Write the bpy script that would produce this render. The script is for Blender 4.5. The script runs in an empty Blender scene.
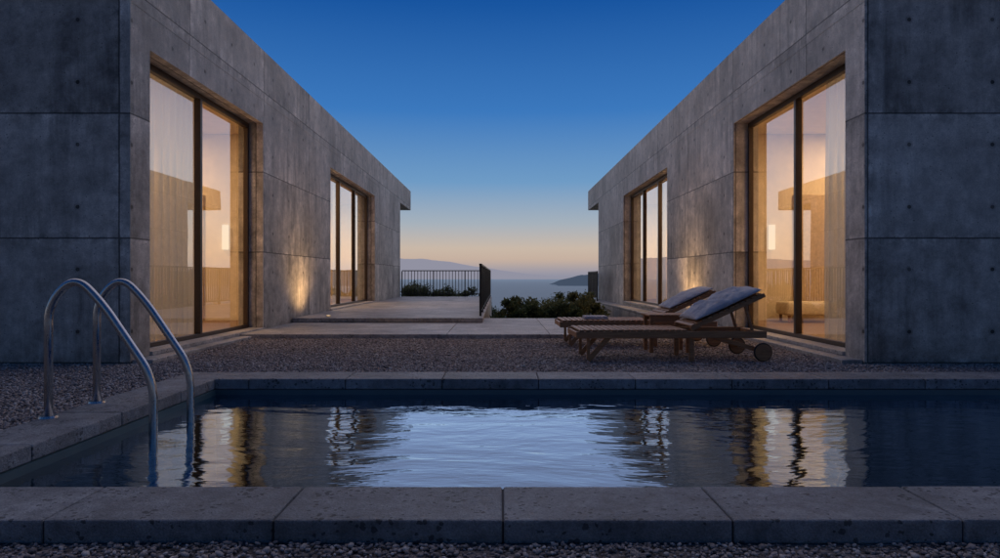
import bpy, bmesh, math, random
import numpy as np
from mathutils import Vector, Matrix
from mathutils import noise as NZ
random.seed(4); rng=np.random.default_rng(7)
S=bpy.context.scene; COL=S.collection
S.view_settings.view_transform='Standard'; S.view_settings.look='None'
S.view_settings.exposure=0; S.view_settings.gamma=1

# ---------------------------------------------------------------- nodes
class NT:
    def __init__(s,name):
        s.m=bpy.data.materials.new(name); s.m.use_nodes=True
        s.t=s.m.node_tree; s.t.nodes.clear(); s.out=s.t.nodes.new('ShaderNodeOutputMaterial')
    def n(s,typ,ins=None,**kw):
        nd=s.t.nodes.new(typ)
        for k,v in kw.items(): setattr(nd,k,v)
        for k,v in (ins or {}).items(): s.set(nd.inputs[k],v)
        return nd
    def set(s,sock,v):
        if isinstance(v,bpy.types.NodeSocket): s.t.links.new(v,sock)
        else:
            if sock.type=='RGBA' and len(v)==3: v=(*v,1)
            sock.default_value=v
    def math(s,op,a,b=None,c=None,clamp=False):
        nd=s.t.nodes.new('ShaderNodeMath'); nd.operation=op; nd.use_clamp=clamp
        s.set(nd.inputs[0],a)
        if b is not None: s.set(nd.inputs[1],b)
        if c is not None: s.set(nd.inputs[2],c)
        return nd.outputs[0]
    def mix(s,f,a,b,mode='MIX'):
        nd=s.t.nodes.new('ShaderNodeMix'); nd.data_type='RGBA'; nd.blend_type=mode
        s.set(nd.inputs[0],f); s.set(nd.inputs[6],a); s.set(nd.inputs[7],b); return nd.outputs[2]
    def ramp(s,f,stops):
        nd=s.t.nodes.new('ShaderNodeValToRGB'); e=nd.color_ramp.elements
        while len(e)<len(stops): e.new(0.5)
        for i,(p,c) in enumerate(stops):
            e[i].position=p; e[i].color=(*c,1) if len(c)==3 else c
        s.set(nd.inputs[0],f); return nd.outputs[0]
    def mapr(s,v,a,b,c,d):
        nd=s.n('ShaderNodeMapRange',{0:v,1:a,2:b,3:c,4:d}); return nd.outputs[0]
    def noise(s,vec,scale,detail=4,rough=.55,out=0):
        return s.n('ShaderNodeTexNoise',{'Vector':vec,'Scale':scale,'Detail':detail,'Roughness':rough}).outputs[out]
    def pos(s): return s.n('ShaderNodeNewGeometry').outputs['Position']
    def obj(s): return s.n('ShaderNodeTexCoord').outputs['Object']
    def scale(s,v,sc):
        return s.n('ShaderNodeMapping',{'Vector':v,'Scale':sc}).outputs[0]
    def schlick(s,f0,nrm=None,mul=1.0):
        ge=s.n('ShaderNodeNewGeometry'); N=nrm if nrm is not None else ge.outputs['Normal']
        d=s.n('ShaderNodeVectorMath',{0:N,1:ge.outputs['Incoming']},operation='DOT_PRODUCT').outputs['Value']
        a=s.math('SUBTRACT',1,s.math('ABSOLUTE',d),clamp=True); p=s.math('POWER',a,5)
        return s.math('MULTIPLY',s.math('ADD',f0,s.math('MULTIPLY',p,1-f0)),mul,clamp=True)
    def bsdf(s,**k):
        nd=s.t.nodes.new('ShaderNodeBsdfPrincipled')
        for kk,v in k.items(): s.set(nd.inputs[kk.replace('_',' ')],v)
        s.t.links.new(nd.outputs[0],s.out.inputs[0]); return nd
    def bump(s,h,strength=.5,dist=.01):
        return s.n('ShaderNodeBump',{'Height':h,'Strength':strength,'Distance':dist}).outputs[0]

def concrete(name,base=.30,panel=(2.47,1.235),warm=.03,holes=True):
    m=NT(name); P=m.pos()
    sp=m.n('ShaderNodeSeparateXYZ',{0:P}); x,y,z=sp.outputs
    nrm=m.n('ShaderNodeSeparateXYZ',{0:m.n('ShaderNodeNewGeometry').outputs['True Normal']})
    ax=m.math('GREATER_THAN',m.math('ABSOLUTE',nrm.outputs[0]),.5)
    u=m.math('ADD',m.math('MULTIPLY',ax,m.math('SUBTRACT',y,.45)),m.math('MULTIPLY',m.math('SUBTRACT',1,ax),m.math('ADD',x,1.3)))
    v=z
    wob=m.noise(P,3.0,2)
    u2=m.math('ADD',u,m.math('MULTIPLY',m.math('SUBTRACT',wob,.5),.008))
    def dist(c,per): return m.math('PINGPONG',c,per/2)
    d1=dist(u2,panel[0]); d2=dist(v,panel[1])
    joint=m.math('MAXIMUM',m.math('LESS_THAN',d1,.008),m.math('LESS_THAN',d2,.008))
    halo=m.math('MAXIMUM',m.mapr(d1,.0,.10,1,0),m.mapr(d2,.0,.10,1,0))
    pid=m.n('ShaderNodeCombineXYZ',{0:m.math('FLOOR',m.math('DIVIDE',u,panel[0])),1:m.math('FLOOR',m.math('DIVIDE',v,panel[1])),2:ax}).outputs[0]
    wn=m.n('ShaderNodeTexWhiteNoise',{'Vector':pid}).outputs[0]
    hu=m.math('PINGPONG',m.math('ADD',u,panel[0]/6),panel[0]/6); hv=m.math('PINGPONG',m.math('ADD',v,panel[1]/4),panel[1]/4)
    hd=m.math('SQRT',m.math('ADD',m.math('MULTIPLY',hu,hu),m.math('MULTIPLY',hv,hv)))
    hole=m.math('LESS_THAN',hd,.020); ring=m.math('LESS_THAN',hd,.038)
    hid=m.n('ShaderNodeCombineXYZ',{0:m.math('FLOOR',m.math('DIVIDE',m.math('ADD',u,panel[0]/3),panel[0]/3)),1:m.math('FLOOR',m.math('DIVIDE',m.math('ADD',v,panel[1]/2),panel[1]/2)),2:m.math('ADD',ax,7)}).outputs[0]
    hst=m.mapr(m.n('ShaderNodeTexWhiteNoise',{'Vector':hid}).outputs[0],0,1,.7,1.0)
    if not holes:
        hole=m.math('MULTIPLY',hole,0.0); ring=m.math('MULTIPLY',ring,0.0)
    off=m.n('ShaderNodeVectorMath',{0:P,1:m.n('ShaderNodeVectorMath',{0:m.n('ShaderNodeTexWhiteNoise',{'Vector':pid}).outputs[1],3:3.0},operation='SCALE').outputs[0]},operation='ADD').outputs[0]
    big=m.noise(off,.9,7,.66); med=m.noise(off,5.0,8,.74); fine=m.noise(P,70,4,.65)
    strk=m.noise(m.scale(P,(5,5,.5)),1.5,7,.7); smask=m.noise(off,.6,3)
    lo=m.math('ADD',.68,m.math('MULTIPLY',ax,-.06))
    bigv=m.n('ShaderNodeMapRange',{0:big,1:.34,2:.66,3:lo,4:1.30}).outputs[0]
    val=m.math('MULTIPLY',bigv,m.mapr(med,.34,.66,.66,1.32))
    val=m.math('ADD',val,m.mapr(wn,0,1,-.14,.16))
    sv=m.mapr(strk,.42,.64,1.12,.58); sf=m.mapr(smask,.40,.58,.15,1.0)
    val=m.math('MULTIPLY',val,m.math('ADD',1,m.math('MULTIPLY',m.math('SUBTRACT',sv,1),sf)))
    val=m.math('MULTIPLY',val,m.mapr(fine,.3,.7,.80,1.20))
    val=m.math('MULTIPLY',val,m.math('ADD',1,m.math('MULTIPLY',halo,m.mapr(med,.35,.65,-.30,.32))))
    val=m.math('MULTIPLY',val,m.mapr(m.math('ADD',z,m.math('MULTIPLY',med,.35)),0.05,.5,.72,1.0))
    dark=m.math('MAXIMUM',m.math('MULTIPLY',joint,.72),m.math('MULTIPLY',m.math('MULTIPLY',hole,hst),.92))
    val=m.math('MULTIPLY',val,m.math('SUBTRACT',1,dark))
    val=m.math('MULTIPLY',val,m.math('ADD',1,m.math('MULTIPLY',m.math('SUBTRACT',ring,hole),-.18)))
    colr=m.mix(m.math('MULTIPLY',val,.5,clamp=True),(0,0,0),(base*(1+warm)*2,base*2,base*(1-warm*1.4)*2))
    vor=m.n('ShaderNodeTexVoronoi',{'Vector':P,'Scale':17}).outputs[0]
    pore=m.math('MULTIPLY',m.math('LESS_THAN',vor,.11),m.math('GREATER_THAN',med,.49))
    colr=m.mix(m.math('MULTIPLY',pore,.65),colr,(.04,.04,.04))
    h=m.math('SUBTRACT',m.math('ADD',m.math('MULTIPLY',fine,.14),m.math('MULTIPLY',med,.6)),m.math('ADD',m.math('MAXIMUM',joint,m.math('MULTIPLY',hole,2)),pore))
    m.bsdf(Base_Color=colr,Roughness=m.mapr(med,.3,.7,.5,.8),Normal=m.bump(h,.65,.012))
    return m.m

def stone(name,base=.2,warm=.0,rough=.75,bscale=1.0,rnd=.25):
    m=NT(name); P=m.pos()
    big=m.noise(P,2.2,5,.6); med=m.noise(P,14,7,.75); fine=m.noise(P,130,3,.7)
    isl=m.n('ShaderNodeNewGeometry').outputs['Random Per Island']
    val=m.math('MULTIPLY',m.mapr(big,.3,.7,.62,1.3),m.mapr(med,.32,.68,.6,1.4))
    val=m.math('MULTIPLY',val,m.mapr(isl,0,1,1-rnd,1+rnd))
    val=m.math('MULTIPLY',val,m.mapr(fine,.3,.7,.72,1.28))
    vor=m.n('ShaderNodeTexVoronoi',{'Vector':m.n('ShaderNodeVectorMath',{0:P,1:m.n('ShaderNodeVectorMath',{0:m.noise(P,30,3,.6,1),3:.03},operation='SCALE').outputs[0]},operation='ADD').outputs[0],'Scale':34,'Randomness':1.0}).outputs[0]
    pit=m.math('MULTIPLY',m.math('LESS_THAN',vor,m.mapr(m.noise(P,9,3),.35,.65,.02,.38)),m.math('GREATER_THAN',m.noise(P,4,4,.7),.43))
    val=m.math('MULTIPLY',val,m.math('SUBTRACT',1,m.math('MULTIPLY',pit,.65)))
    c=m.mix(m.math('MULTIPLY',val,.42,clamp=True),(0,0,0),(base*(1+warm)/.42,base/.42,base*(1-warm)/.42))
    h=m.math('SUBTRACT',m.math('ADD',m.math('MULTIPLY',med,1.6),m.math('MULTIPLY',fine,.6)),m.math('MULTIPLY',pit,1.3))
    m.bsdf(Base_Color=c,Roughness=m.mapr(med,.3,.7,rough-.18,rough+.1),Normal=m.bump(h,.85*bscale,.015))
    return m.m

def plain(name,col,rough=.5,metal=0,bumps=0,scale=40,var=.12):
    m=NT(name); P=m.obj(); n=m.noise(P,scale,4)
    c=m.mix(m.mapr(n,.3,.7,0,1),tuple(a*(1-var) for a in col),tuple(a*(1+var) for a in col))
    kw=dict(Base_Color=c,Roughness=m.mapr(n,.3,.7,max(rough-.08,.02),min(rough+.08,1)),Metallic=metal)
    if bumps: kw['Normal']=m.bump(n,bumps,.004)
    m.bsdf(**kw); return m.m

def wood(name,a=(.25,.115,.048),b=(.45,.235,.105)):
    m=NT(name); P=m.obj()
    isl=m.n('ShaderNodeNewGeometry').outputs['Random Per Island']
    n=m.noise(m.scale(P,(2.5,26,26)),2,5,.6)
    c=m.mix(m.mapr(n,.3,.7,0,1),a,b); c=m.mix(m.mapr(isl,0,1,0,.35),c,(.14,.075,.04))
    m.bsdf(Base_Color=c,Roughness=.5,Normal=m.bump(n,.25,.003)); return m.m

def emis(name,col,st):
    m=NT(name); e=m.n('ShaderNodeEmission',{0:col,1:st}); m.t.links.new(e.outputs[0],m.out.inputs[0]); return m.m

M={}
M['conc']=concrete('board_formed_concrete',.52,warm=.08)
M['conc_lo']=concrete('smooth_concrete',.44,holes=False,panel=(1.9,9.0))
M['coping']=stone('coping_stone',.27,-.03,rough=.62,rnd=.14)
M['pave']=stone('paving_stone',.40,.06,rough=.55,bscale=.45,rnd=.12)
M['mortar']=plain('dark_mortar',(.05,.05,.05),.9,0,.3,80)
M['frame']=plain('bronze_window_frame',(.075,.05,.033),.38,.3)
M['rail']=plain('black_painted_steel',(.012,.012,.014),.45,.3)
M['wood']=wood('teak_wood')
M['plaster']=plain('warm_plaster',(.76,.66,.51),.85,0,.2,6,.06)
M['floor']=wood('oak_floor',(.22,.13,.07),(.36,.24,.14))
M['door']=plain('pale_oak_door',(.52,.40,.27),.5,0,.1,20,.15)
M['rubber']=plain('brown_rubber',(.06,.045,.035),.7)
M['fabric_dark']=plain('linen_fabric',(.70,.62,.50),.9,0,.4,120)
M['downlight']=emis('lit_downlight',(1,.74,.45),5)
M['sconce']=emis('lit_wall_light',(1,.72,.44),1.1)
M['lens']=emis('lit_spot_lens',(1,.68,.34),2)
m=NT('brushed_steel'); n=m.noise(m.scale(m.obj(),(1,1,.2)),90,4)
m.bsdf(Base_Color=(.52,.52,.53),Metallic=1.0,Roughness=m.mapr(n,.3,.7,.22,.37)); M['steel']=m.m
m=NT('faded_cushion_fabric'); P=m.obj()
w=m.noise(P,260,3); c=m.mix(m.mapr(m.noise(P,5,6,.65),.38,.62,0,1),(.40,.43,.51),(.66,.67,.70))
c=m.mix(m.mapr(m.noise(P,30,5,.7),.4,.65,0,.35),c,(.34,.38,.47))
m.bsdf(Base_Color=c,Roughness=.95,Normal=m.bump(m.math('ADD',w,m.math('MULTIPLY',m.noise(P,11,5),4)),.6,.012)); M['cushion']=m.m
m=NT('window_glass')
wv=m.bump(m.noise(m.pos(),.9,2),.05,.02)
gl=m.n('ShaderNodeBsdfGlossy',{'Color':(1,1,1),'Roughness':.0,'Normal':wv}); tr=m.n('ShaderNodeBsdfTransparent',{'Color':(.92,.92,.90)})
mx=m.n('ShaderNodeMixShader',{0:m.schlick(.15,None,1.45),1:tr.outputs[0],2:gl.outputs[0]}); m.t.links.new(mx.outputs[0],m.out.inputs[0]); M['glass']=m.m
m=NT('sheer_curtain'); P=m.pos(); n=m.noise(P,200,2)
d=m.n('ShaderNodeBsdfDiffuse',{0:(.84,.88,.93)}); t=m.n('ShaderNodeBsdfTranslucent',{0:(.60,.64,.70)}); tr=m.n('ShaderNodeBsdfTransparent')
a=m.n('ShaderNodeMixShader',{0:.36,1:d.outputs[0],2:t.outputs[0]}); b=m.n('ShaderNodeMixShader',{0:m.mapr(n,.3,.7,.08,.22),1:a.outputs[0],2:tr.outputs[0]})
m.t.links.new(b.outputs[0],m.out.inputs[0]); M['curtain']=m.m
# pool water
m=NT('pool_water'); P=m.pos()
wp=m.n('ShaderNodeVectorMath',{0:P,1:m.n('ShaderNodeVectorMath',{0:m.noise(P,.8,2,.5,1),3:.5},operation='SCALE').outputs[0]},operation='ADD').outputs[0]
w1=m.noise(m.scale(wp,(2.0,4.6,1)),1.15,1,.4); w2=m.noise(m.scale(wp,(3.0,8.0,1)),2.4,2,.5)
h=m.math('ADD',w1,m.math('MULTIPLY',w2,.34))
nb=m.bump(h,1.0,.0074)
gl=m.n('ShaderNodeBsdfGlossy',{'Color':(.62,.80,.98),'Roughness':.03,'Normal':nb})
tr=m.n('ShaderNodeBsdfTransparent',{'Color':(.20,.32,.35)})
mx=m.n('ShaderNodeMixShader',{0:m.schlick(.12,nb,1.6),1:tr.outputs[0],2:gl.outputs[0]}); m.t.links.new(mx.outputs[0],m.out.inputs[0]); M['water']=m.m
m=NT('pool_mosaic_tile'); P=m.pos()
m.bsdf(Base_Color=m.mix(m.noise(P,8,4),(.05,.10,.115),(.08,.14,.155)),Roughness=.35); M['tile']=m.m
m=NT('gravel_bed'); P=m.pos(); v=m.n('ShaderNodeTexVoronoi',{'Vector':P,'Scale':60}); sep=m.n('ShaderNodeSeparateColor',{0:v.outputs[1]})
c=m.ramp(sep.outputs[0],[(0,(.07,.062,.058)),(.5,(.14,.12,.11)),(1,(.26,.23,.215))])
far=m.mapr(m.n('ShaderNodeSeparateXYZ',{0:P}).outputs[1],12.5,13.5,0,1)
gn=m.noise(P,1.3,5); veg=m.mix(gn,(.03,.035,.018),(.08,.075,.045))
c=m.mix(far,c,veg)
m.bsdf(Base_Color=c,Roughness=.85,Normal=m.bump(m.math('SUBTRACT',1,v.outputs[0]),.8,.015)); M['gravel']=m.m
m=NT('pebble_stone'); P=m.pos(); isl=m.n('ShaderNodeNewGeometry').outputs['Random Per Island']
c=m.ramp(isl,[(0,(.13,.11,.10)),(.3,(.25,.205,.185)),(.6,(.37,.31,.28)),(.85,(.49,.43,.39)),(1,(.68,.63,.58))])
c=m.mix(m.mapr(m.noise(P,90,3),.3,.7,0,.35),c,(.2,.175,.165))
m.bsdf(Base_Color=c,Roughness=.7); M['pebble']=m.m
m=NT('shrub_leaf'); isl=m.n('ShaderNodeNewGeometry').outputs['Random Per Island']; oi=m.n('ShaderNodeObjectInfo').outputs['Random']
c=m.ramp(isl,[(0,(.05,.08,.04)),(.5,(.11,.15,.07)),(1,(.21,.24,.14))]); c=m.mix(m.math('MULTIPLY',oi,.4),c,(.15,.14,.09))
d=m.n('ShaderNodeBsdfDiffuse',{0:c}); t=m.n('ShaderNodeBsdfTranslucent',{0:c}); a=m.n('ShaderNodeMixShader',{0:.45,1:d.outputs[0],2:t.outputs[0]})
m.t.links.new(a.outputs[0],m.out.inputs[0]); M['leaf']=m.m
M['bark']=plain('shrub_bark',(.07,.05,.035),.9,0,.5,30)
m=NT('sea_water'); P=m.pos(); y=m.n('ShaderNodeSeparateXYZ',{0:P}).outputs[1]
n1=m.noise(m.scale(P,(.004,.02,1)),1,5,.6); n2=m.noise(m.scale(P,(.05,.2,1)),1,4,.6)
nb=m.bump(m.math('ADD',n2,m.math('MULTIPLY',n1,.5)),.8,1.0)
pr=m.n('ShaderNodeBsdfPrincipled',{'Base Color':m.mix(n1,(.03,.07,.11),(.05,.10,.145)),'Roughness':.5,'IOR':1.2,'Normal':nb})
hz=m.n('ShaderNodeEmission',{0:(.18,.235,.335),1:1.0})  # horizon haze painted in as emission, stronger with distance
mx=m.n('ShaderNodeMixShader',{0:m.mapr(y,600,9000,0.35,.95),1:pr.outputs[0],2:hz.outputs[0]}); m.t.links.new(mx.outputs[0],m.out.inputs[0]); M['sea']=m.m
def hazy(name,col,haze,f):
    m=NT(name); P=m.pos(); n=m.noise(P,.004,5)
    d=m.n('ShaderNodeBsdfDiffuse',{0:m.mix(n,col,tuple(c*2 for c in col))}); e=m.n('ShaderNodeEmission',{0:haze,1:1.0})  # aerial haze painted over the land colour as flat emission
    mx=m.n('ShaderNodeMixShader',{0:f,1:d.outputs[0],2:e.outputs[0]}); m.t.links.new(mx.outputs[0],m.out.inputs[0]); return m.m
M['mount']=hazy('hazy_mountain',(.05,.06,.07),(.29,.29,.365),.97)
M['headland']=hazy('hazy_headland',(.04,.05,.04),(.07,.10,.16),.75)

# ---------------------------------------------------------------- mesh helpers
def link(o): COL.objects.link(o); return o
def empty(name,loc=(0,0,0),label=None,cat=None):
    o=bpy.data.objects.new(name,None); o.location=loc; o.empty_display_size=.2; link(o)
    if label: o['label']=label; o['category']=cat
    return o
def tag(o,label,cat,group=None):
    o['label']=label; o['category']=cat
    if group: o['group']=group
    return o
def struct(o): o['kind']='structure'; return o
def from_bm(name,bm,mat,parent=None,loc=(0,0,0),smooth=False):
    me=bpy.data.meshes.new(name); bm.normal_update(); bm.to_mesh(me); bm.free()
    if mat: me.materials.append(mat)
    if smooth:
        for p in me.polygons: p.use_smooth=True
    o=bpy.data.objects.new(name,me); link(o); o.location=loc
    if parent: o.parent=parent
    return o
def box(bm,x0,x1,y0,y1,z0,z1,bev=0,mtx=None,seg=1):
    t=bmesh.new(); bmesh.ops.create_cube(t,size=1)
    sx,sy,sz=x1-x0,y1-y0,z1-z0
    for v in t.verts: v.co=Vector((v.co.x*sx+(x0+x1)/2,v.co.y*sy+(y0+y1)/2,v.co.z*sz+(z0+z1)/2))
    if bev: bmesh.ops.bevel(t,geom=t.edges[:],offset=bev,segments=seg,affect='EDGES',profile=.5)
    if mtx: bmesh.ops.transform(t,matrix=mtx,verts=t.verts)
    me=bpy.data.meshes.new('tmp'); t.to_mesh(me); t.free(); bm.from_mesh(me); bpy.data.meshes.remove(me)
def cyl(bm,p0,p1,r0,r1=None,seg=16,caps=True):
    r1=r0 if r1 is None else r1; p0=Vector(p0); p1=Vector(p1); d=p1-p0
    q=d.to_track_quat('Z','Y').to_matrix().to_4x4()
    t=bmesh.new(); bmesh.ops.create_cone(t,cap_ends=caps,segments=seg,radius1=r0,radius2=r1,depth=d.length)
    bmesh.ops.transform(t,matrix=Matrix.Translation((p0+p1)/2)@q,verts=t.verts)
    me=bpy.data.meshes.new('tmp'); t.to_mesh(me); t.free(); bm.from_mesh(me); bpy.data.meshes.remove(me)
def beam(bm,p0,p1,w,h,bev=.003):
    p0=Vector(p0); p1=Vector(p1); d=(p1-p0); L=d.length; xa=d.normalized(); ya=Vector((0,1,0)); za=xa.cross(ya).normalized(); ya=za.cross(xa)
    m=Matrix((xa,ya,za)).transposed().to_4x4(); m.translation=p0
    box(bm,0,L,-w/2,w/2,-h/2,h/2,bev,m)
def tube(bm,pts,r,seg=14):
    pts=[Vector(p) for p in pts]; rings=[]; n0=None
    for i,p in enumerate(pts):
        t=(pts[min(i+1,len(pts)-1)]-pts[max(i-1,0)]).normalized()
        if n0 is None: n0=t.orthogonal().normalized()
        n0=(n0-t*n0.dot(t)).normalized(); b=t.cross(n0)
        rings.append([bm.verts.new(p+r*(math.cos(a)*n0+math.sin(a)*b)) for a in [2*math.pi*k/seg for k in range(seg)]])
    for a,b in zip(rings[:-1],rings[1:]):
        for k in range(seg):
            f=bm.faces.new((a[k],a[(k+1)%seg],b[(k+1)%seg],b[k])); f.smooth=True
    bm.faces.new(rings[0][::-1]); bm.faces.new(rings[-1])
def rounded(pts,rads,n=10):
    pts=[Vector(p) for p in pts]; out=[pts[0]]
    for i in range(1,len(pts)-1):
        a=(pts[i-1]-pts[i]); b=(pts[i+1]-pts[i]); r=min(rads[i-1],a.length*.49,b.length*.49)
        A=pts[i]+a.normalized()*r; B=pts[i]+b.normalized()*r
        for k in range(n+1):
            t=k/n; out.append((1-t)**2*A+2*t*(1-t)*pts[i]+t*t*B)
    out.append(pts[-1]); return out
def grid_wall(ax,c0,c1,us,zs,openings):
    us=sorted(set(us+[v for o in openings for v in o[:2]])); zs=sorted(set(zs+[v for o in openings for v in o[2:]]))
    def solid(i,j):
        if i<0 or j<0 or i>=len(us)-1 or j>=len(zs)-1: return False
        u=(us[i]+us[i+1])/2; z=(zs[j]+zs[j+1])/2
        return not any(o[0]<u<o[1] and o[2]<z<o[3] for o in openings)
    bm=bmesh.new(); vd={}
    def V(c,u,z):
        k=(c,u,z)
        if k not in vd: vd[k]=bm.verts.new((c,u,z) if ax=='x' else (u,c,z))
        return vd[k]
    for i in range(len(us)-1):
        for j in range(len(zs)-1):
            if not solid(i,j): continue
            a,b,c,d=us[i],us[i+1],zs[j],zs[j+1]
            for q in (c0,c1): bm.faces.new([V(q,a,c),V(q,b,c),V(q,b,d),V(q,a,d)])
            if not solid(i-1,j): bm.faces.new([V(c0,a,c),V(c1,a,c),V(c1,a,d),V(c0,a,d)])
            if not solid(i+1,j): bm.faces.new([V(c0,b,c),V(c1,b,c),V(c1,b,d),V(c0,b,d)])
            if not solid(i,j-1): bm.faces.new([V(c0,a,c),V(c1,a,c),V(c1,b,c),V(c0,b,c)])
            if not solid(i,j+1): bm.faces.new([V(c0,a,d),V(c1,a,d),V(c1,b,d),V(c0,b,d)])
    bmesh.ops.recalc_face_normals(bm,faces=bm.faces[:])
    return bm
def light(name,typ,loc,power,col,parent=None,rot=(0,0,0),**kw):
    l=bpy.data.lights.new(name,typ); l.energy=power; l.color=col
    for k,v in kw.items(): setattr(l,k,v)
    o=bpy.data.objects.new(name,l); link(o); o.location=loc; o.rotation_euler=rot
    if parent: o.parent=parent
    return o

# ---------------------------------------------------------------- ground, pool
PX0,PX1,PY0,PY1=-2.21,7.0,2.52,5.17
xs=[-2500,-400,-60,-20,-8,PX0-.1,PX1+.1,12,20,60,400,2500]
ys=[-60,-10,PY0-.1,PY1+.1,8,11,12.45,12.7,14,18,24,30,45,80,150,300,520]
def gz(y):
    if y<=12.46: return -.02
    return float(np.interp(y,[12.46,12.7,14,18,24,30,45,80,150,300,520],[-.02,-.7,-1.0,-1.2,-1.8,-3.0,-6,-14,-30,-43,-60]))
bm=bmesh.new(); vg=[[bm.verts.new((x,y,gz(y))) for x in xs] for y in ys]
for j in range(len(ys)-1):
    for i in range(len(xs)-1):
        if xs[i]==PX0-.1 and ys[j]==PY0-.1: continue
        bm.faces.new((vg[j][i],vg[j][i+1],vg[j+1][i+1],vg[j+1][i]))
struct(from_bm('ground',bm,M['gravel']))
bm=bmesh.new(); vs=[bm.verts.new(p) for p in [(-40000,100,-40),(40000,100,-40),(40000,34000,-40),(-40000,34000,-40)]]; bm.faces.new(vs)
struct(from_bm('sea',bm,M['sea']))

pool=empty('swimming_pool',(2,3.8,0),'long rectangular swimming pool edged with grey stone coping','swimming pool')
def under(o,p):
    o.parent=p; o.matrix_parent_inverse=Matrix.Translation(-Vector(p.location)); return o
bm=bmesh.new()
box(bm,PX0-.12,PX0+.015,PY0-.12,PY1+.12,-1.5,-.022); box(bm,PX1-.015,PX1+.12,PY0-.12,PY1+.12,-1.5,-.022)
box(bm,PX0+.015,PX1-.015,PY0-.12,PY0+.015,-1.5,-.022); box(bm,PX0+.015,PX1-.015,PY1-.015,PY1+.12,-1.5,-.022)
box(bm,PX0+.015,PX1-.015,PY0+.015,PY1-.015,-1.5,-1.4)
under(from_bm('basin',bm,M['tile']),pool)
bm=bmesh.new(); gp=.003
def blocks(lines,fn):
    for a,b in zip(lines[:-1],lines[1:]): fn(a+gp,b-gp)
L=[-2.58]+[.01+.75*k for k in range(-3,10)]+[7.4]
def jz(): return random.uniform(-.0015,.0015)
def nearb(a,b): d=jz(); box(bm,a,b,PY0-.35,PY0,-.02,.06+d,.007,seg=2)
def farb(a,b): d=jz(); box(bm,a,b,PY1,PY1+.38,-.02,.06+d,.007,seg=2)
blocks(L,nearb); blocks([-2.58]+[.30+.75*k for k in range(-3,10)]+[7.4],farb)
def leftb(a,b): d=jz(); box(bm,-2.58,PX0,a,b,-.02,.06+d,.007,seg=2)
blocks([PY0,3.15,3.9,4.62,PY1],leftb)
under(from_bm('coping',bm,M['coping']),pool)
bm=bmesh.new()
box(bm,-2.57,7.39,PY0-.34,PY0-.01,-.021,.052); box(bm,-2.57,7.39,PY1+.01,PY1+.37,-.021,.052); box(bm,-2.57,PX0-.01,PY0,PY1,-.021,.052)
under(from_bm('mortar_joint',bm,M['mortar']),pool)
WZ=-.062
bm=bmesh.new(); vs=[bm.verts.new(p) for p in [(PX0-.05,PY0-.05,WZ),(PX1+.05,PY0-.05,WZ),(PX1+.05,PY1+.05,WZ),(PX0-.05,PY1+.05,WZ)]]; bm.faces.new(vs)
struct(from_bm('pool_water',bm,M['water']))

# handrail ladder, lower ends bracketed back to the pool wall just under water
lad=empty('pool_ladder',(-2.54,3.97,.06),'brushed stainless steel pool ladder with two looped handrails','pool ladder')
for yy in (3.75,4.2):
    bm=bmesh.new()
    pts=rounded([(-2.54,yy,.06),(-2.54,yy,.70),(-2.39,yy,.86),(-2.235,yy,.70),(-1.95,yy,.28),(-1.95,yy,-.17),(-2.19,yy,-.20)],[.22,.14,.10,.13,.05],12)
    tube(bm,pts,.0225)
    hr=from_bm('handrail',bm,M['steel']); under(hr,lad)
    bm=bmesh.new(); cyl(bm,(-2.54,yy,.06),(-2.54,yy,.072),.05,.046,24); under(from_bm('flange',bm,M['steel'],smooth=False),lad)

# gravel pebbles
def in_any(x,y):
    m=(x>-3.44)&(x<3.38)&(y>5.565)&(y<9.27)
    m|=(x>-5.6)&(x<-2.59)&(y>3.0)&(y<6.585)
    m|=(x>3.3)&(x<6.0)&(y>5.565)&(y<6.585)
    m|=(x>-2.0)&(x<2.0)&(y>1.85)&(y<2.16)
    return m
N=430000
X=rng.uniform(-5.6,6.0,N); Y=rng.uniform(1.7,9.28,N); k=in_any(X,Y); X=X[k];Y=Y[k]
ico=bmesh.new(); bmesh.ops.create_icosphere(ico,subdivisions=1,radius=1); iv=np.array([v.co[:] for v in ico.verts]); ifc=np.array([[v.index for v in f.verts] for f in ico.faces]); ico.free()
n=len(X); r=rng.uniform(.005,.0115,n)
r=np.where(rng.random(n)<.06,r*1.5,r); r=np.where(Y<2.3,r*.78,r)
ang=rng.uniform(0,6.283,n); sc=np.stack([r*rng.uniform(.9,1.5,n),r*rng.uniform(.8,1.1,n),r*rng.uniform(.5,.8,n)],1)
jit=1+rng.uniform(-.16,.16,(n,12,1)); V=iv[None]*jit*sc[:,None,:]
ca,sa=np.cos(ang)[:,None],np.sin(ang)[:,None]
tl=rng.uniform(-.5,.5,n)[:,None]
vx=V[...,0]*ca-V[...,1]*sa; vy=V[...,0]*sa+V[...,1]*ca; vz=V[...,2]+V[...,0]*np.sin(tl)
und=np.array([NZ.noise(Vector((a*1.6,b*1.6,0))) for a,b in zip(X,Y)])*.008
Wv=np.stack([vx+X[:,None],vy+Y[:,None],vz-.018+und[:,None]+r[:,None]*rng.uniform(.1,1.1,n)[:,None]],-1).reshape(-1,3)
F=(ifc[None]+12*np.arange(n)[:,None,None]).reshape(-1)
me=bpy.data.meshes.new('gravel'); me.vertices.add(len(Wv)); me.vertices.foreach_set('co',Wv.astype(np.float32).ravel())
me.loops.add(len(F)); me.loops.foreach_set('vertex_index',F.astype(np.int32)); me.polygons.add(len(F)//3)
me.polygons.foreach_set('loop_start',np.arange(0,len(F),3,dtype=np.int32)); me.update(calc_edges=True); me.materials.append(M['pebble'])
me.polygons.foreach_set('use_smooth',np.ones(len(F)//3,dtype=bool))
o=link(bpy.data.objects.new('gravel',me)); o['kind']='stuff'; tag(o,'loose grey and beige pebble gravel around the pool','gravel')

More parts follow.
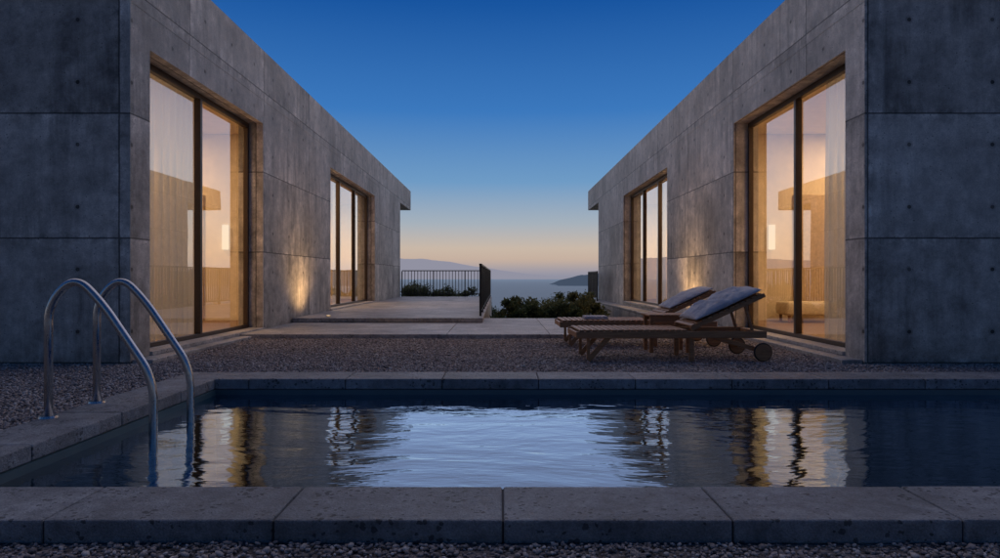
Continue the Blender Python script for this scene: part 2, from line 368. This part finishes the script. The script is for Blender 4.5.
# terrace
WL,WR=-3.66,3.61
def slabs(x0,x1,y0,y1,z0,z1,sx,sy,seed=0):
    ny=max(1,round((y1-y0)/sy)); nx=max(1,round((x1-x0)/sx))
    for j in range(ny):
        for i in range(nx):
            a=x0+(x1-x0)*i/nx; b=x0+(x1-x0)*(i+1)/nx; c=y0+(y1-y0)*j/ny; d=y0+(y1-y0)*(j+1)/ny
            box(bm,a+.003,b-.003,c+.003,d-.003,z0,z1+jz(),.004)
bm=bmesh.new()
slabs(WL+.01,WR-.01,9.3,12.95,-.15,.05,1.45,.9)
struct(from_bm('paved_terrace',bm,M['pave']))
bm=bmesh.new(); slabs(WL+.01,-.30,11.7,24.6,.056,.13,1.1,1.1)
box(bm,WL+.02,-.31,12.96,24.59,-2.5,.055)
struct(from_bm('raised_terrace',bm,M['pave']))
bm=bmesh.new()
for a in np.arange(6.62,9.25,.66):
    box(bm,WL+.004,WL+.21,a+.003,min(a+.66,9.29)-.003,-.1,.028,.005)
    box(bm,WR-.21,WR-.004,a+.003,min(a+.66,9.29)-.003,-.1,.028,.005)
struct(from_bm('paved_path',bm,M['pave']))

# ---------------------------------------------------------------- houses
WARM=(1,.62,.30)
OPA=(6.97,10.3,.06,3.22); OPB=(14.4,19.5,.145,3.22)
Y0,Y1,YR=6.6,24.45,27.3; ZR0,ZR1=3.58,4.35
LK=1.12
def house(sgn,wx):
    H=empty('concrete_house',(sgn*6.8,15.5,0),'low flat-roofed raw concrete house with tall warmly lit windows','house')
    H['group']='matching concrete houses facing each other'
    def X(d): return sgn*(wx+d)
    def P(o): return under(o,H)
    def sx(a,b): return (min(X(a),X(b)),max(X(a),X(b)))
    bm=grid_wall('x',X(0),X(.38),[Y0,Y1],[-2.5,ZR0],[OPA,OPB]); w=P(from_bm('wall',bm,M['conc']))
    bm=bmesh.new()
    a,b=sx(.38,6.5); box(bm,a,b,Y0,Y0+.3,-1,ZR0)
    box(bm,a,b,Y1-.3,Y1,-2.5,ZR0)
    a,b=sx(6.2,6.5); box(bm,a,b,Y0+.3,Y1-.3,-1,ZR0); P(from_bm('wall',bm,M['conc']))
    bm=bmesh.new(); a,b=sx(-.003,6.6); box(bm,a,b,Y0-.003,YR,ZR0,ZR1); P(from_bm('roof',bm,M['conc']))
    bm=bmesh.new(); a,b=sx(.385,6.19); box(bm,a,b,Y0+.31,Y1-.31,3.46,3.56); P(from_bm('ceiling',bm,M['plaster']))
    bm=bmesh.new(); box(bm,a,b,Y0+.31,Y1-.31,-.1,.058); P(from_bm('floor',bm,M['floor']))
    bm=bmesh.new()
    box(bm,a,b,12.2,12.35,.06,3.455); a2,b2=sx(6.08,6.19); box(bm,a2,b2,Y0+.33,Y1-.33,.06,3.455)
    a2,b2=sx(.385,6.07); box(bm,a2,b2,Y0+.31,Y0+.34,.06,3.455); box(bm,a2,b2,Y1-.38,Y1-.315,.06,3.455)
    P(from_bm('partition',bm,M['plaster']))
    bm=bmesh.new(); a3,b3=sx(1.75,2.65); box(bm,a3,b3,12.165,12.197,.06,2.35,.004); P(from_bm('door',bm,M['door']))
    bm=bmesh.new(); a3,b3=sx(1.30,1.40); box(bm,a3,b3,12.13,12.196,1.35,1.80,.004); P(from_bm('wall_light',bm,M['sconce']))
    gx=.25
    for (u0,u1,z0,z1),npan in ((OPA,2),(OPB,3)):
        bm=bmesh.new(); f0,f1=sx(gx-.035,gx+.035); fw=.055
        e=.002
        box(bm,f0,f1,u0+e,u0+fw,z0+e,z1-e,.004); box(bm,f0,f1,u1-fw,u1-e,z0+e,z1-e,.004)
        box(bm,f0,f1,u0+fw,u1-fw,z1-.075,z1-e,.004); box(bm,f0,f1,u0+fw,u1-fw,z0+e,z0+.06,.004)
        for i in range(1,npan):
            c=u0+(u1-u0)*i/npan; q0,q1=sx(gx-.045,gx+.04); box(bm,q0,q1,c-.03,c+.03,z0+.06,z1-.075,.004)
        W=P(from_bm('window',bm,M['frame']))
        bm=bmesh.new()
        gxx=X(gx+.005)
        for i in range(npan):
            a=u0+(u1-u0)*i/npan+.03; b=u0+(u1-u0)*(i+1)/npan-.03
            bm.faces.new([bm.verts.new(p) for p in [(gxx,a,z0+.05),(gxx,b,z0+.05),(gxx,b,z1-.06),(gxx,a,z1-.06)]])
        gl=from_bm('glass',bm,M['glass']); gl.parent=W
        bm=bmesh.new(); s0,s1=sx(-.03,.20)
        box(bm,s0,s1,u0+.003,u1-.003,z0-.03,z0+.012,.003); sl=from_bm('sill',bm,M['pave']); sl.parent=W
    for (dx,yy,pw) in ((2.0,8.4,46),(2.7,11.0,55),(4.2,9.6,36),(1.3,15.2,60),(2.3,18.3,60),(2.7,21.8,70),(4.4,18,40)):
        bm=bmesh.new(); cyl(bm,(X(dx),yy,3.44),(X(dx),yy,3.46),.06,.06,20); P(from_bm('downlight',bm,M['downlight']))
        light('ceiling_lamp','AREA',(X(dx),yy,3.42),pw*LK,WARM,parent=None,shape='DISK',size=.5)
    return H
HL=house(-1,3.66); HR=house(1,3.61)
for o in list(bpy.data.objects):
    if o.type=='LIGHT' and o.parent is None: under(o,HL if o.location.x<0 else HR)

def curtain(sgn,wx,y0,y1,z0,z1,label,per=.14,amp=.045):
    bm=bmesh.new(); n=int((y1-y0)/.012); rows=[]
    ph=random.uniform(0,6)
    for zi,z in enumerate(np.linspace(z0,z1,12)):
        t=(z-z0)/(z1-z0); row=[]
        for i in range(n+1):
            y=y0+(y1-y0)*i/n
            a=amp*(.65+.35*(1-t)); w=math.sin(y/per*6.283+ph+.7*math.sin(y*5)+.15*math.sin(t*4))*a+math.sin(y/per*2.3*6.283)*.008
            row.append(bm.verts.new((sgn*(wx+.52)+w,y+.01*math.sin(t*5+y*9),z)))
        rows.append(row)
    for a,b in zip(rows[:-1],rows[1:]):
        for i in range(n): f=bm.faces.new((a[i],a[i+1],b[i+1],b[i])); f.smooth=True
    o=from_bm('curtain',bm,M['curtain']); tag(o,label,'curtain','sheer curtains behind the windows'); return o
lb='sheer white floor-length curtain hanging inside a lit window'
curtain(-1,3.66,7.2,9.15,.08,3.44,'wide sheer white curtain drawn across a window pane',.17,.06)
curtain(1,3.61,7.2,8.40,.08,3.44,lb,.16,.06)
for s,w in ((-1,3.66),(1,3.61)):
    curtain(s,w,14.3,15.3,.15,3.44,lb,.16); curtain(s,w,16.75,17.4,.15,3.44,lb,.16); curtain(s,w,19.0,20.3,.15,3.44,lb,.16)

# low upholstered bench with a cushion inside the right room
R=empty('bench_seat',(5.35,11.7,.06),'low cream upholstered bench against an interior wall','bench')
bm=bmesh.new(); box(bm,4.95,5.9,11.5,12.0,.18,.42,.05,seg=3); under(from_bm('seat',bm,M['fabric_dark'],smooth=True),R)
for a in (5.02,5.83):
    for b in (11.57,11.93):
        bm=bmesh.new(); box(bm,a-.02,a+.02,b-.02,b+.02,.06,.185,.003); under(from_bm('leg',bm,M['wood']),R)

def uplight(x,y,z,sgn,pw):
    R=empty('ground_spotlight',(x,y,z),'small round spotlight shining up a concrete wall','spotlight'); R['group']='spotlights washing the walls'
    bm=bmesh.new(); cyl(bm,(x,y,z),(x,y,z+.012),.045,.045,24); under(from_bm('housing',bm,M['frame']),R)
    bm=bmesh.new(); cyl(bm,(x,y,z+.013),(x,y,z+.015),.034,.034,24); under(from_bm('lens',bm,M['lens']),R)
    l=light('spot_lamp','SPOT',(x,y,z+.05),pw,(1,.60,.28),None,(0,math.radians(180-sgn*28),0),spot_size=math.radians(130),spot_blend=1.0,shadow_soft_size=.15); under(l,R)
uplight(WL+.52,12.2,.13,1,72); uplight(WR-.52,12.5,.05,-1,88)

def railing(path,z,h,label,sp):
    R=empty('metal_railing',(path[0][0],path[0][1],z),label,'railing')
    bal=None
    for (a,b) in zip(path[:-1],path[1:]):
        a=Vector((*a,0)); b=Vector((*b,0)); L=(b-a).length; d=(b-a)/L
        bm=bmesh.new()
        def bar(zc,t,w):
            ang=math.atan2(d.y,d.x); m=Matrix.Translation((a.x,a.y,zc))@Matrix.Rotation(ang,4,'Z'); box(bm,0,L,-w/2,w/2,-t/2,t/2,.003,m)
        bar(z+h,.035,.05)
        under(from_bm('handrail',bm,M['rail']),R); bm=bmesh.new(); bar(z+.09,.03,.03); under(from_bm('rail',bm,M['rail']),R)
        n=int(L/sp)
        for i in range(n+1):
            p=a+d*(L*i/n); post=(i%10==0 or i==n)
            if post:
                bm=bmesh.new(); box(bm,p.x-.02,p.x+.02,p.y-.02,p.y+.02,z,z+h-.019,.002); under(from_bm('post',bm,M['rail']),R)
            else:
                if bal is None:
                    bm=bmesh.new(); box(bm,-.0115,.0115,-.0115,.0115,.10,h-.019); bal=from_bm('baluster',bm,M['rail'])
                    o=bal
                else: o=bal.copy(); link(o)
                o.location=(p.x,p.y,z); under(o,R)
railing([(-3.6,24.5),(-.36,24.5)],.13,.95,'black steel railing on the terrace edge facing the sea',.115)
railing([(-.36,12.3),(-.36,24.4)],.13,.95,'black steel railing down the side of the raised terrace',.135)
bm=bmesh.new(); box(bm,3.2,WR-.004,13.0,24.44,-.35,.05,.01); box(bm,3.3,WR-.004,13.01,24.43,-2.5,-.35)
o=struct(from_bm('concrete_ledge',bm,M['conc_lo']))
railing([(3.24,22.2),(3.24,24.4),(3.56,24.4)],.05,.98,'short black steel railing at the end of a concrete ledge',.10)

# ---------------------------------------------------------------- loungers
def lounger(wx,wy,rot,label,cl=.37,th=.092):
    R=empty('sun_lounger',(wx,wy,-.0),label,'sun lounger'); R.rotation_euler=(0,0,rot); R['group']='wooden sun loungers by the pool'
    def add(name,bm,mat=M['wood'],smooth=False):
        o=from_bm(name,bm,mat,smooth=smooth); o.parent=R; return o
    Wd=.64; L=1.93
    bm=bmesh.new()
    for y in (.02,Wd-.02): box(bm,0,L,y-.018,y+.018,.235,.305,.005)
    for x in (.02,1.12,L-.02): box(bm,x-.016,x+.016,.039,Wd-.039,.24,.295,.003)
    add('frame',bm)
    bm=bmesh.new(); n=17
    for i in range(n):
        x=.035+i*(1.10/n); box(bm,x,x+.048,.004,Wd-.004,.3055,.323,.003)
    add('seat',bm)
    ang=math.atan2(.345,.76); Lb=.83; m=Matrix.Translation((1.17,0,.325))@Matrix.Rotation(-ang,4,'Y')
    bm=bmesh.new()
    for y in (.055,Wd-.055): box(bm,0,Lb,y-.016,y+.016,-.02,.02,.003,m)
    for i in range(13):
        x=.01+i*(Lb-.03)/13; box(bm,x,x+.048,.03,Wd-.03,.0205,.036,.003,m)
    add('backrest',bm)
    for y in (.10,Wd-.10):
        bm=bmesh.new()
        p=m@Vector((.62,y,-.02)); beam(bm,(p.x,y,p.z),(1.83,y,.27),.02,.028)
        add('support_strut',bm)
    for y in (.06,Wd-.06):
        bm=bmesh.new(); beam(bm,(.34,y,.25),(.13,y,.015),.032,.05); beam(bm,(.13,y,.02),(.13,y,.25),.03,.03) ; add('leg',bm)
    for y in (.06,Wd-.06):
        bm=bmesh.new(); beam(bm,(1.18,y,.25),(1.18,y,.0),.032,.045); beam(bm,(1.40,y,.25),(1.86,y,.11),.028,.045); add('leg',bm)
    for y in (-.015,Wd+.015):
        bm=bmesh.new(); cyl(bm,(1.88,y-.016,.095),(1.88,y+.016,.095),.082,.082,32)
        cyl(bm,(1.88,y-.024,.095),(1.88,y+.024,.095),.022,.022,16); w=add('wheel',bm)
        bm=bmesh.new(); rp=[(1.88+.086*math.cos(a),y,.095+.086*math.sin(a)) for a in np.linspace(0,6.2832,33)]; tube(bm,rp,.010,8); t=from_bm('tyre',bm,M['rubber']); t.parent=w
    bm=bmesh.new(); cyl(bm,(1.88,-.01,.095),(1.88,Wd+.01,.095),.010); add('axle',bm,M['steel'])
    bm=bmesh.new(); bmesh.ops.create_grid(bm,x_segments=70,y_segments=50,size=1)
    def prof(u,v): return (max(0,(1-abs(u)**2.6))*max(0,(1-abs(v)**2.6)))**.5
    for v in bm.verts[:]:
        u,w=v.co.x,v.co.y; z=prof(u,w)
        fold=-.024*math.exp(-((u+.05+.15*math.sin(w*2+wx))/.10)**2)-.016*math.exp(-((u-.5+.2*w)/.07)**2)
        crease=NZ.noise(Vector((u*2.2+w*1.5,w*1.8-u,wx*3+wy)))*.030+NZ.noise(Vector((u*5,w*5,wx+4)))*.020+NZ.noise(Vector((u*12,w*12,wx)))*.009
        v.co=Vector((u*cl*(1-.06*abs(w)**2*(1-abs(u))),w*.29*(1-.07*(1-abs(w))*abs(u)**2),(th+(crease+fold)*th/.1)*z))
    dup=bmesh.ops.duplicate(bm,geom=bm.faces[:])
    for e in dup['geom']:
        if isinstance(e,bmesh.types.BMVert): e.co.z=-e.co.z*.28
    bmesh.ops.remove_doubles(bm,verts=bm.verts,dist=.0006)
    bmesh.ops.recalc_face_normals(bm,faces=bm.faces[:])
    c=from_bm('cushion',bm,M['cushion'],smooth=True)
    Rm=Matrix.Translation((wx,wy,0))@Matrix.Rotation(rot,4,'Z')
    c.matrix_world=Rm@m@Matrix.Translation((.82-cl,Wd/2,.036+th*.30)); tag(c,'plump faded blue-grey fabric cushion on a lounger backrest','cushion','cushions on the loungers')
lounger(.76,6.64,math.radians(2.0),'slatted teak sun lounger with raised back and two wheels')
lounger(.73,8.12,math.radians(1.0),'slatted teak sun lounger with a folded towel on its seat',.30,.06)
T=empty('side_table',(1.9,7.62,0),'low square wooden side table between the loungers','side table')
bm=bmesh.new()
for i in range(6): box(bm,1.66+i*.082,1.66+i*.082+.077,7.42,7.86,.41,.43,.003)
box(bm,1.68,2.13,7.44,7.47,.35,.4095,.003); box(bm,1.68,2.13,7.81,7.84,.35,.4095,.003); under(from_bm('table_top',bm,M['wood']),T)
for a in (1.70,2.11):
    for b in (7.49,7.79):
        bm=bmesh.new(); box(bm,a-.02,a+.02,b-.02,b+.02,0,.409,.003); under(from_bm('leg',bm,M['wood']),T)
bm=bmesh.new(); box(bm,1.05,1.35,8.3,8.55,.325,.342,.007,seg=2); box(bm,1.055,1.345,8.305,8.55,.343,.361,.008,seg=2)
tag(from_bm('folded_towel',bm,M['cushion'],smooth=True),'small folded pale towel on a lounger seat','towel')

# ---------------------------------------------------------------- shrubs
def shrub(x,y,zb,rx,h,n,lab):
    R=empty('shrub',(x,y,zb),lab,'shrub'); R['group']='shrubs on the slope below the terrace'
    lobes=[]
    for k in range(20):
        q=rng.uniform(-1,1); lobes.append((q*.9*rx,rng.uniform(-.5,.5)*rx,h*(rng.uniform(.45,.97) if k else .97)*(1-.4*q*q),rx*rng.uniform(.10,.34)))
    bm=bmesh.new()
    for (lx,ly,lz,lr) in lobes:
        cyl(bm,(x+lx*.15,y+ly*.15,zb-.15),(x+lx,y+ly,zb+lz),.022,.006,6)
    under(from_bm('trunk',bm,M['bark']),R)
    li=rng.integers(0,len(lobes),n); Lb=np.array(lobes)[li]
    d=rng.normal(size=(n,3)); d/=np.linalg.norm(d,axis=1)[:,None]; rad=rng.random(n)**.5*(1+.3*np.abs(rng.normal(size=n)))
    C=Lb[:,:3]+d*(Lb[:,3]*rad)[:,None]*np.array([1,1,.95]); C[:,2]=np.maximum(C[:,2],.02)
    C+=np.array([x,y,zb])
    a=rng.normal(size=(n,3)); a+=d*1.2; a[:,2]+=.5; a/=np.linalg.norm(a,axis=1)[:,None]; b=np.cross(a,rng.normal(size=(n,3))); b/=np.linalg.norm(b,axis=1)[:,None]
    s=rng.uniform(.03,.07,n)[:,None]
    Vv=np.stack([C-a*s,C+b*s*.34,C+a*s,C-b*s*.34],1).reshape(-1,3)
    me=bpy.data.meshes.new('crown'); me.from_pydata(Vv.tolist(),[],np.arange(4*n).reshape(-1,4).tolist()); me.materials.append(M['leaf'])
    o=link(bpy.data.objects.new('crown',me)); under(o,R)
sh='dense dark green shrub growing on the slope beyond the terrace'
for (px,topy,Y,rx) in [(497,303,15.5,.45),(507,297,15,.45),(520,294,16.5,.6),(534,303,15.2,.5),(548,301,17,.6),(562,296,15.5,.5),(577,291,17.5,.7),(588,292,18.4,.5),(545,305,20,1.0),(514,303,21,1.0),(605,292,20,1.1)]:
    zt=.85-(topy-277)/667*Y; zb=gz(Y); x=(px-500)/667*Y
    if x+rx>3.15: x=3.15-rx
    if x-rx<-.22: x=-.22+rx*1.0
    shrub(x,Y,zb,rx,(zt-zb)/1.05,4400,sh)
for (px,topy,Y,rx) in [(403,287,26.4,1.0),(411,286,26.8,1.0),(419,286,26.4,1.0),(427,284,26.7,1.0),(435,285,26.4,1.0),(443,286,26.8,1.0),(452,287,26.4,1.0),(461,288,26.8,.9),(470,289,26.5,.9),(479,290,26.6,.8)]:
    zt=.85-(topy-277)/667*Y; zb=gz(Y); shrub((px-500)/667*Y,Y,zb,rx,(zt-zb)/1.0,6500,'wind-bent dark shrub beyond the sea-facing railing')

# ---------------------------------------------------------------- far land
def ridge(name,prof,Y,depth,zbase,mat,rough):
    bm=bmesh.new(); pxs=np.linspace(prof[0][0],prof[-1][0],160); rows=[]
    for j,t in enumerate(np.linspace(0,1,9)):
        row=[]
        for p in pxs:
            ty=np.interp(p,[q[0] for q in prof],[q[1] for q in prof]); x=(p-500)/667*Y; H=.85+(277-ty)/667*Y-zbase
            s=math.sin(t*math.pi)**.8 if t not in (0,1) else 0
            nn=NZ.noise(Vector((p*.09,t*3,1)))*rough+NZ.noise(Vector((p*.3,t*6,3)))*rough*.4
            row.append(bm.verts.new((x,Y+(t-.5)*depth,zbase+max(0,H*(1+nn)*s)-2)))
        rows.append(row)
    for a,b in zip(rows[:-1],rows[1:]):
        for i in range(len(a)-1): f=bm.faces.new((a[i],a[i+1],b[i+1],b[i])); f.smooth=True
    return struct(from_bm(name,bm,mat))
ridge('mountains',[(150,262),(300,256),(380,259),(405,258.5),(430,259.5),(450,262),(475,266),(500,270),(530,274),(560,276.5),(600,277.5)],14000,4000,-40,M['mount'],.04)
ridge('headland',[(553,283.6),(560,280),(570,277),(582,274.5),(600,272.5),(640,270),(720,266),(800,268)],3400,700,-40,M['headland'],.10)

# ---------------------------------------------------------------- world
W=bpy.data.worlds.new("World"); S.world=W; W.use_nodes=True; nt=W.node_tree; nt.nodes.clear()
out=nt.nodes.new('ShaderNodeOutputWorld'); bg=nt.nodes.new('ShaderNodeBackground'); tc=nt.nodes.new('ShaderNodeTexCoord'); sp=nt.nodes.new('ShaderNodeSeparateXYZ')
nt.links.new(tc.outputs['Generated'],sp.inputs[0])
rp=nt.nodes.new('ShaderNodeValToRGB'); e=rp.color_ramp.elements
st=[(0,(.27,.28,.36)),(.010,(.36,.33,.37)),(.026,(.56,.43,.35)),(.042,(.59,.48,.39)),(.08,(.38,.44,.50)),(.14,(.16,.33,.56)),(.24,(.045,.19,.51)),(.38,(.009,.090,.35)),(.62,(.008,.062,.26)),(1,(.008,.05,.20))]
while len(e)<len(st): e.new(.5)
for i,(p,c) in enumerate(st): e[i].position=p; e[i].color=(*c,1)
nt.links.new(sp.outputs[2],rp.inputs[0])
mr=nt.nodes.new('ShaderNodeMapRange'); mr.inputs[1].default_value=-.6; mr.inputs[2].default_value=.7; mr.inputs[3].default_value=.42; mr.inputs[4].default_value=1.0
nt.links.new(sp.outputs[1],mr.inputs[0]); nt.links.new(rp.outputs[0],bg.inputs[0]); nt.links.new(mr.outputs[0],bg.inputs[1]); nt.links.new(bg.outputs[0],out.inputs[0])
light('sun','SUN',(0,30,20),1.15,(1,.86,.74),None,(math.radians(-62),0,0),angle=math.radians(125))  # sun already set; broad lamp added as afterglow to brighten the side walls

cam=bpy.data.cameras.new('camera'); co=link(bpy.data.objects.new('camera',cam)); co.location=(0,0,.85); co.rotation_euler=(math.radians(90),0,0)
cam.lens=24; cam.sensor_width=36; cam.shift_y=-.002; cam.clip_start=.05; cam.clip_end=60000; S.camera=co
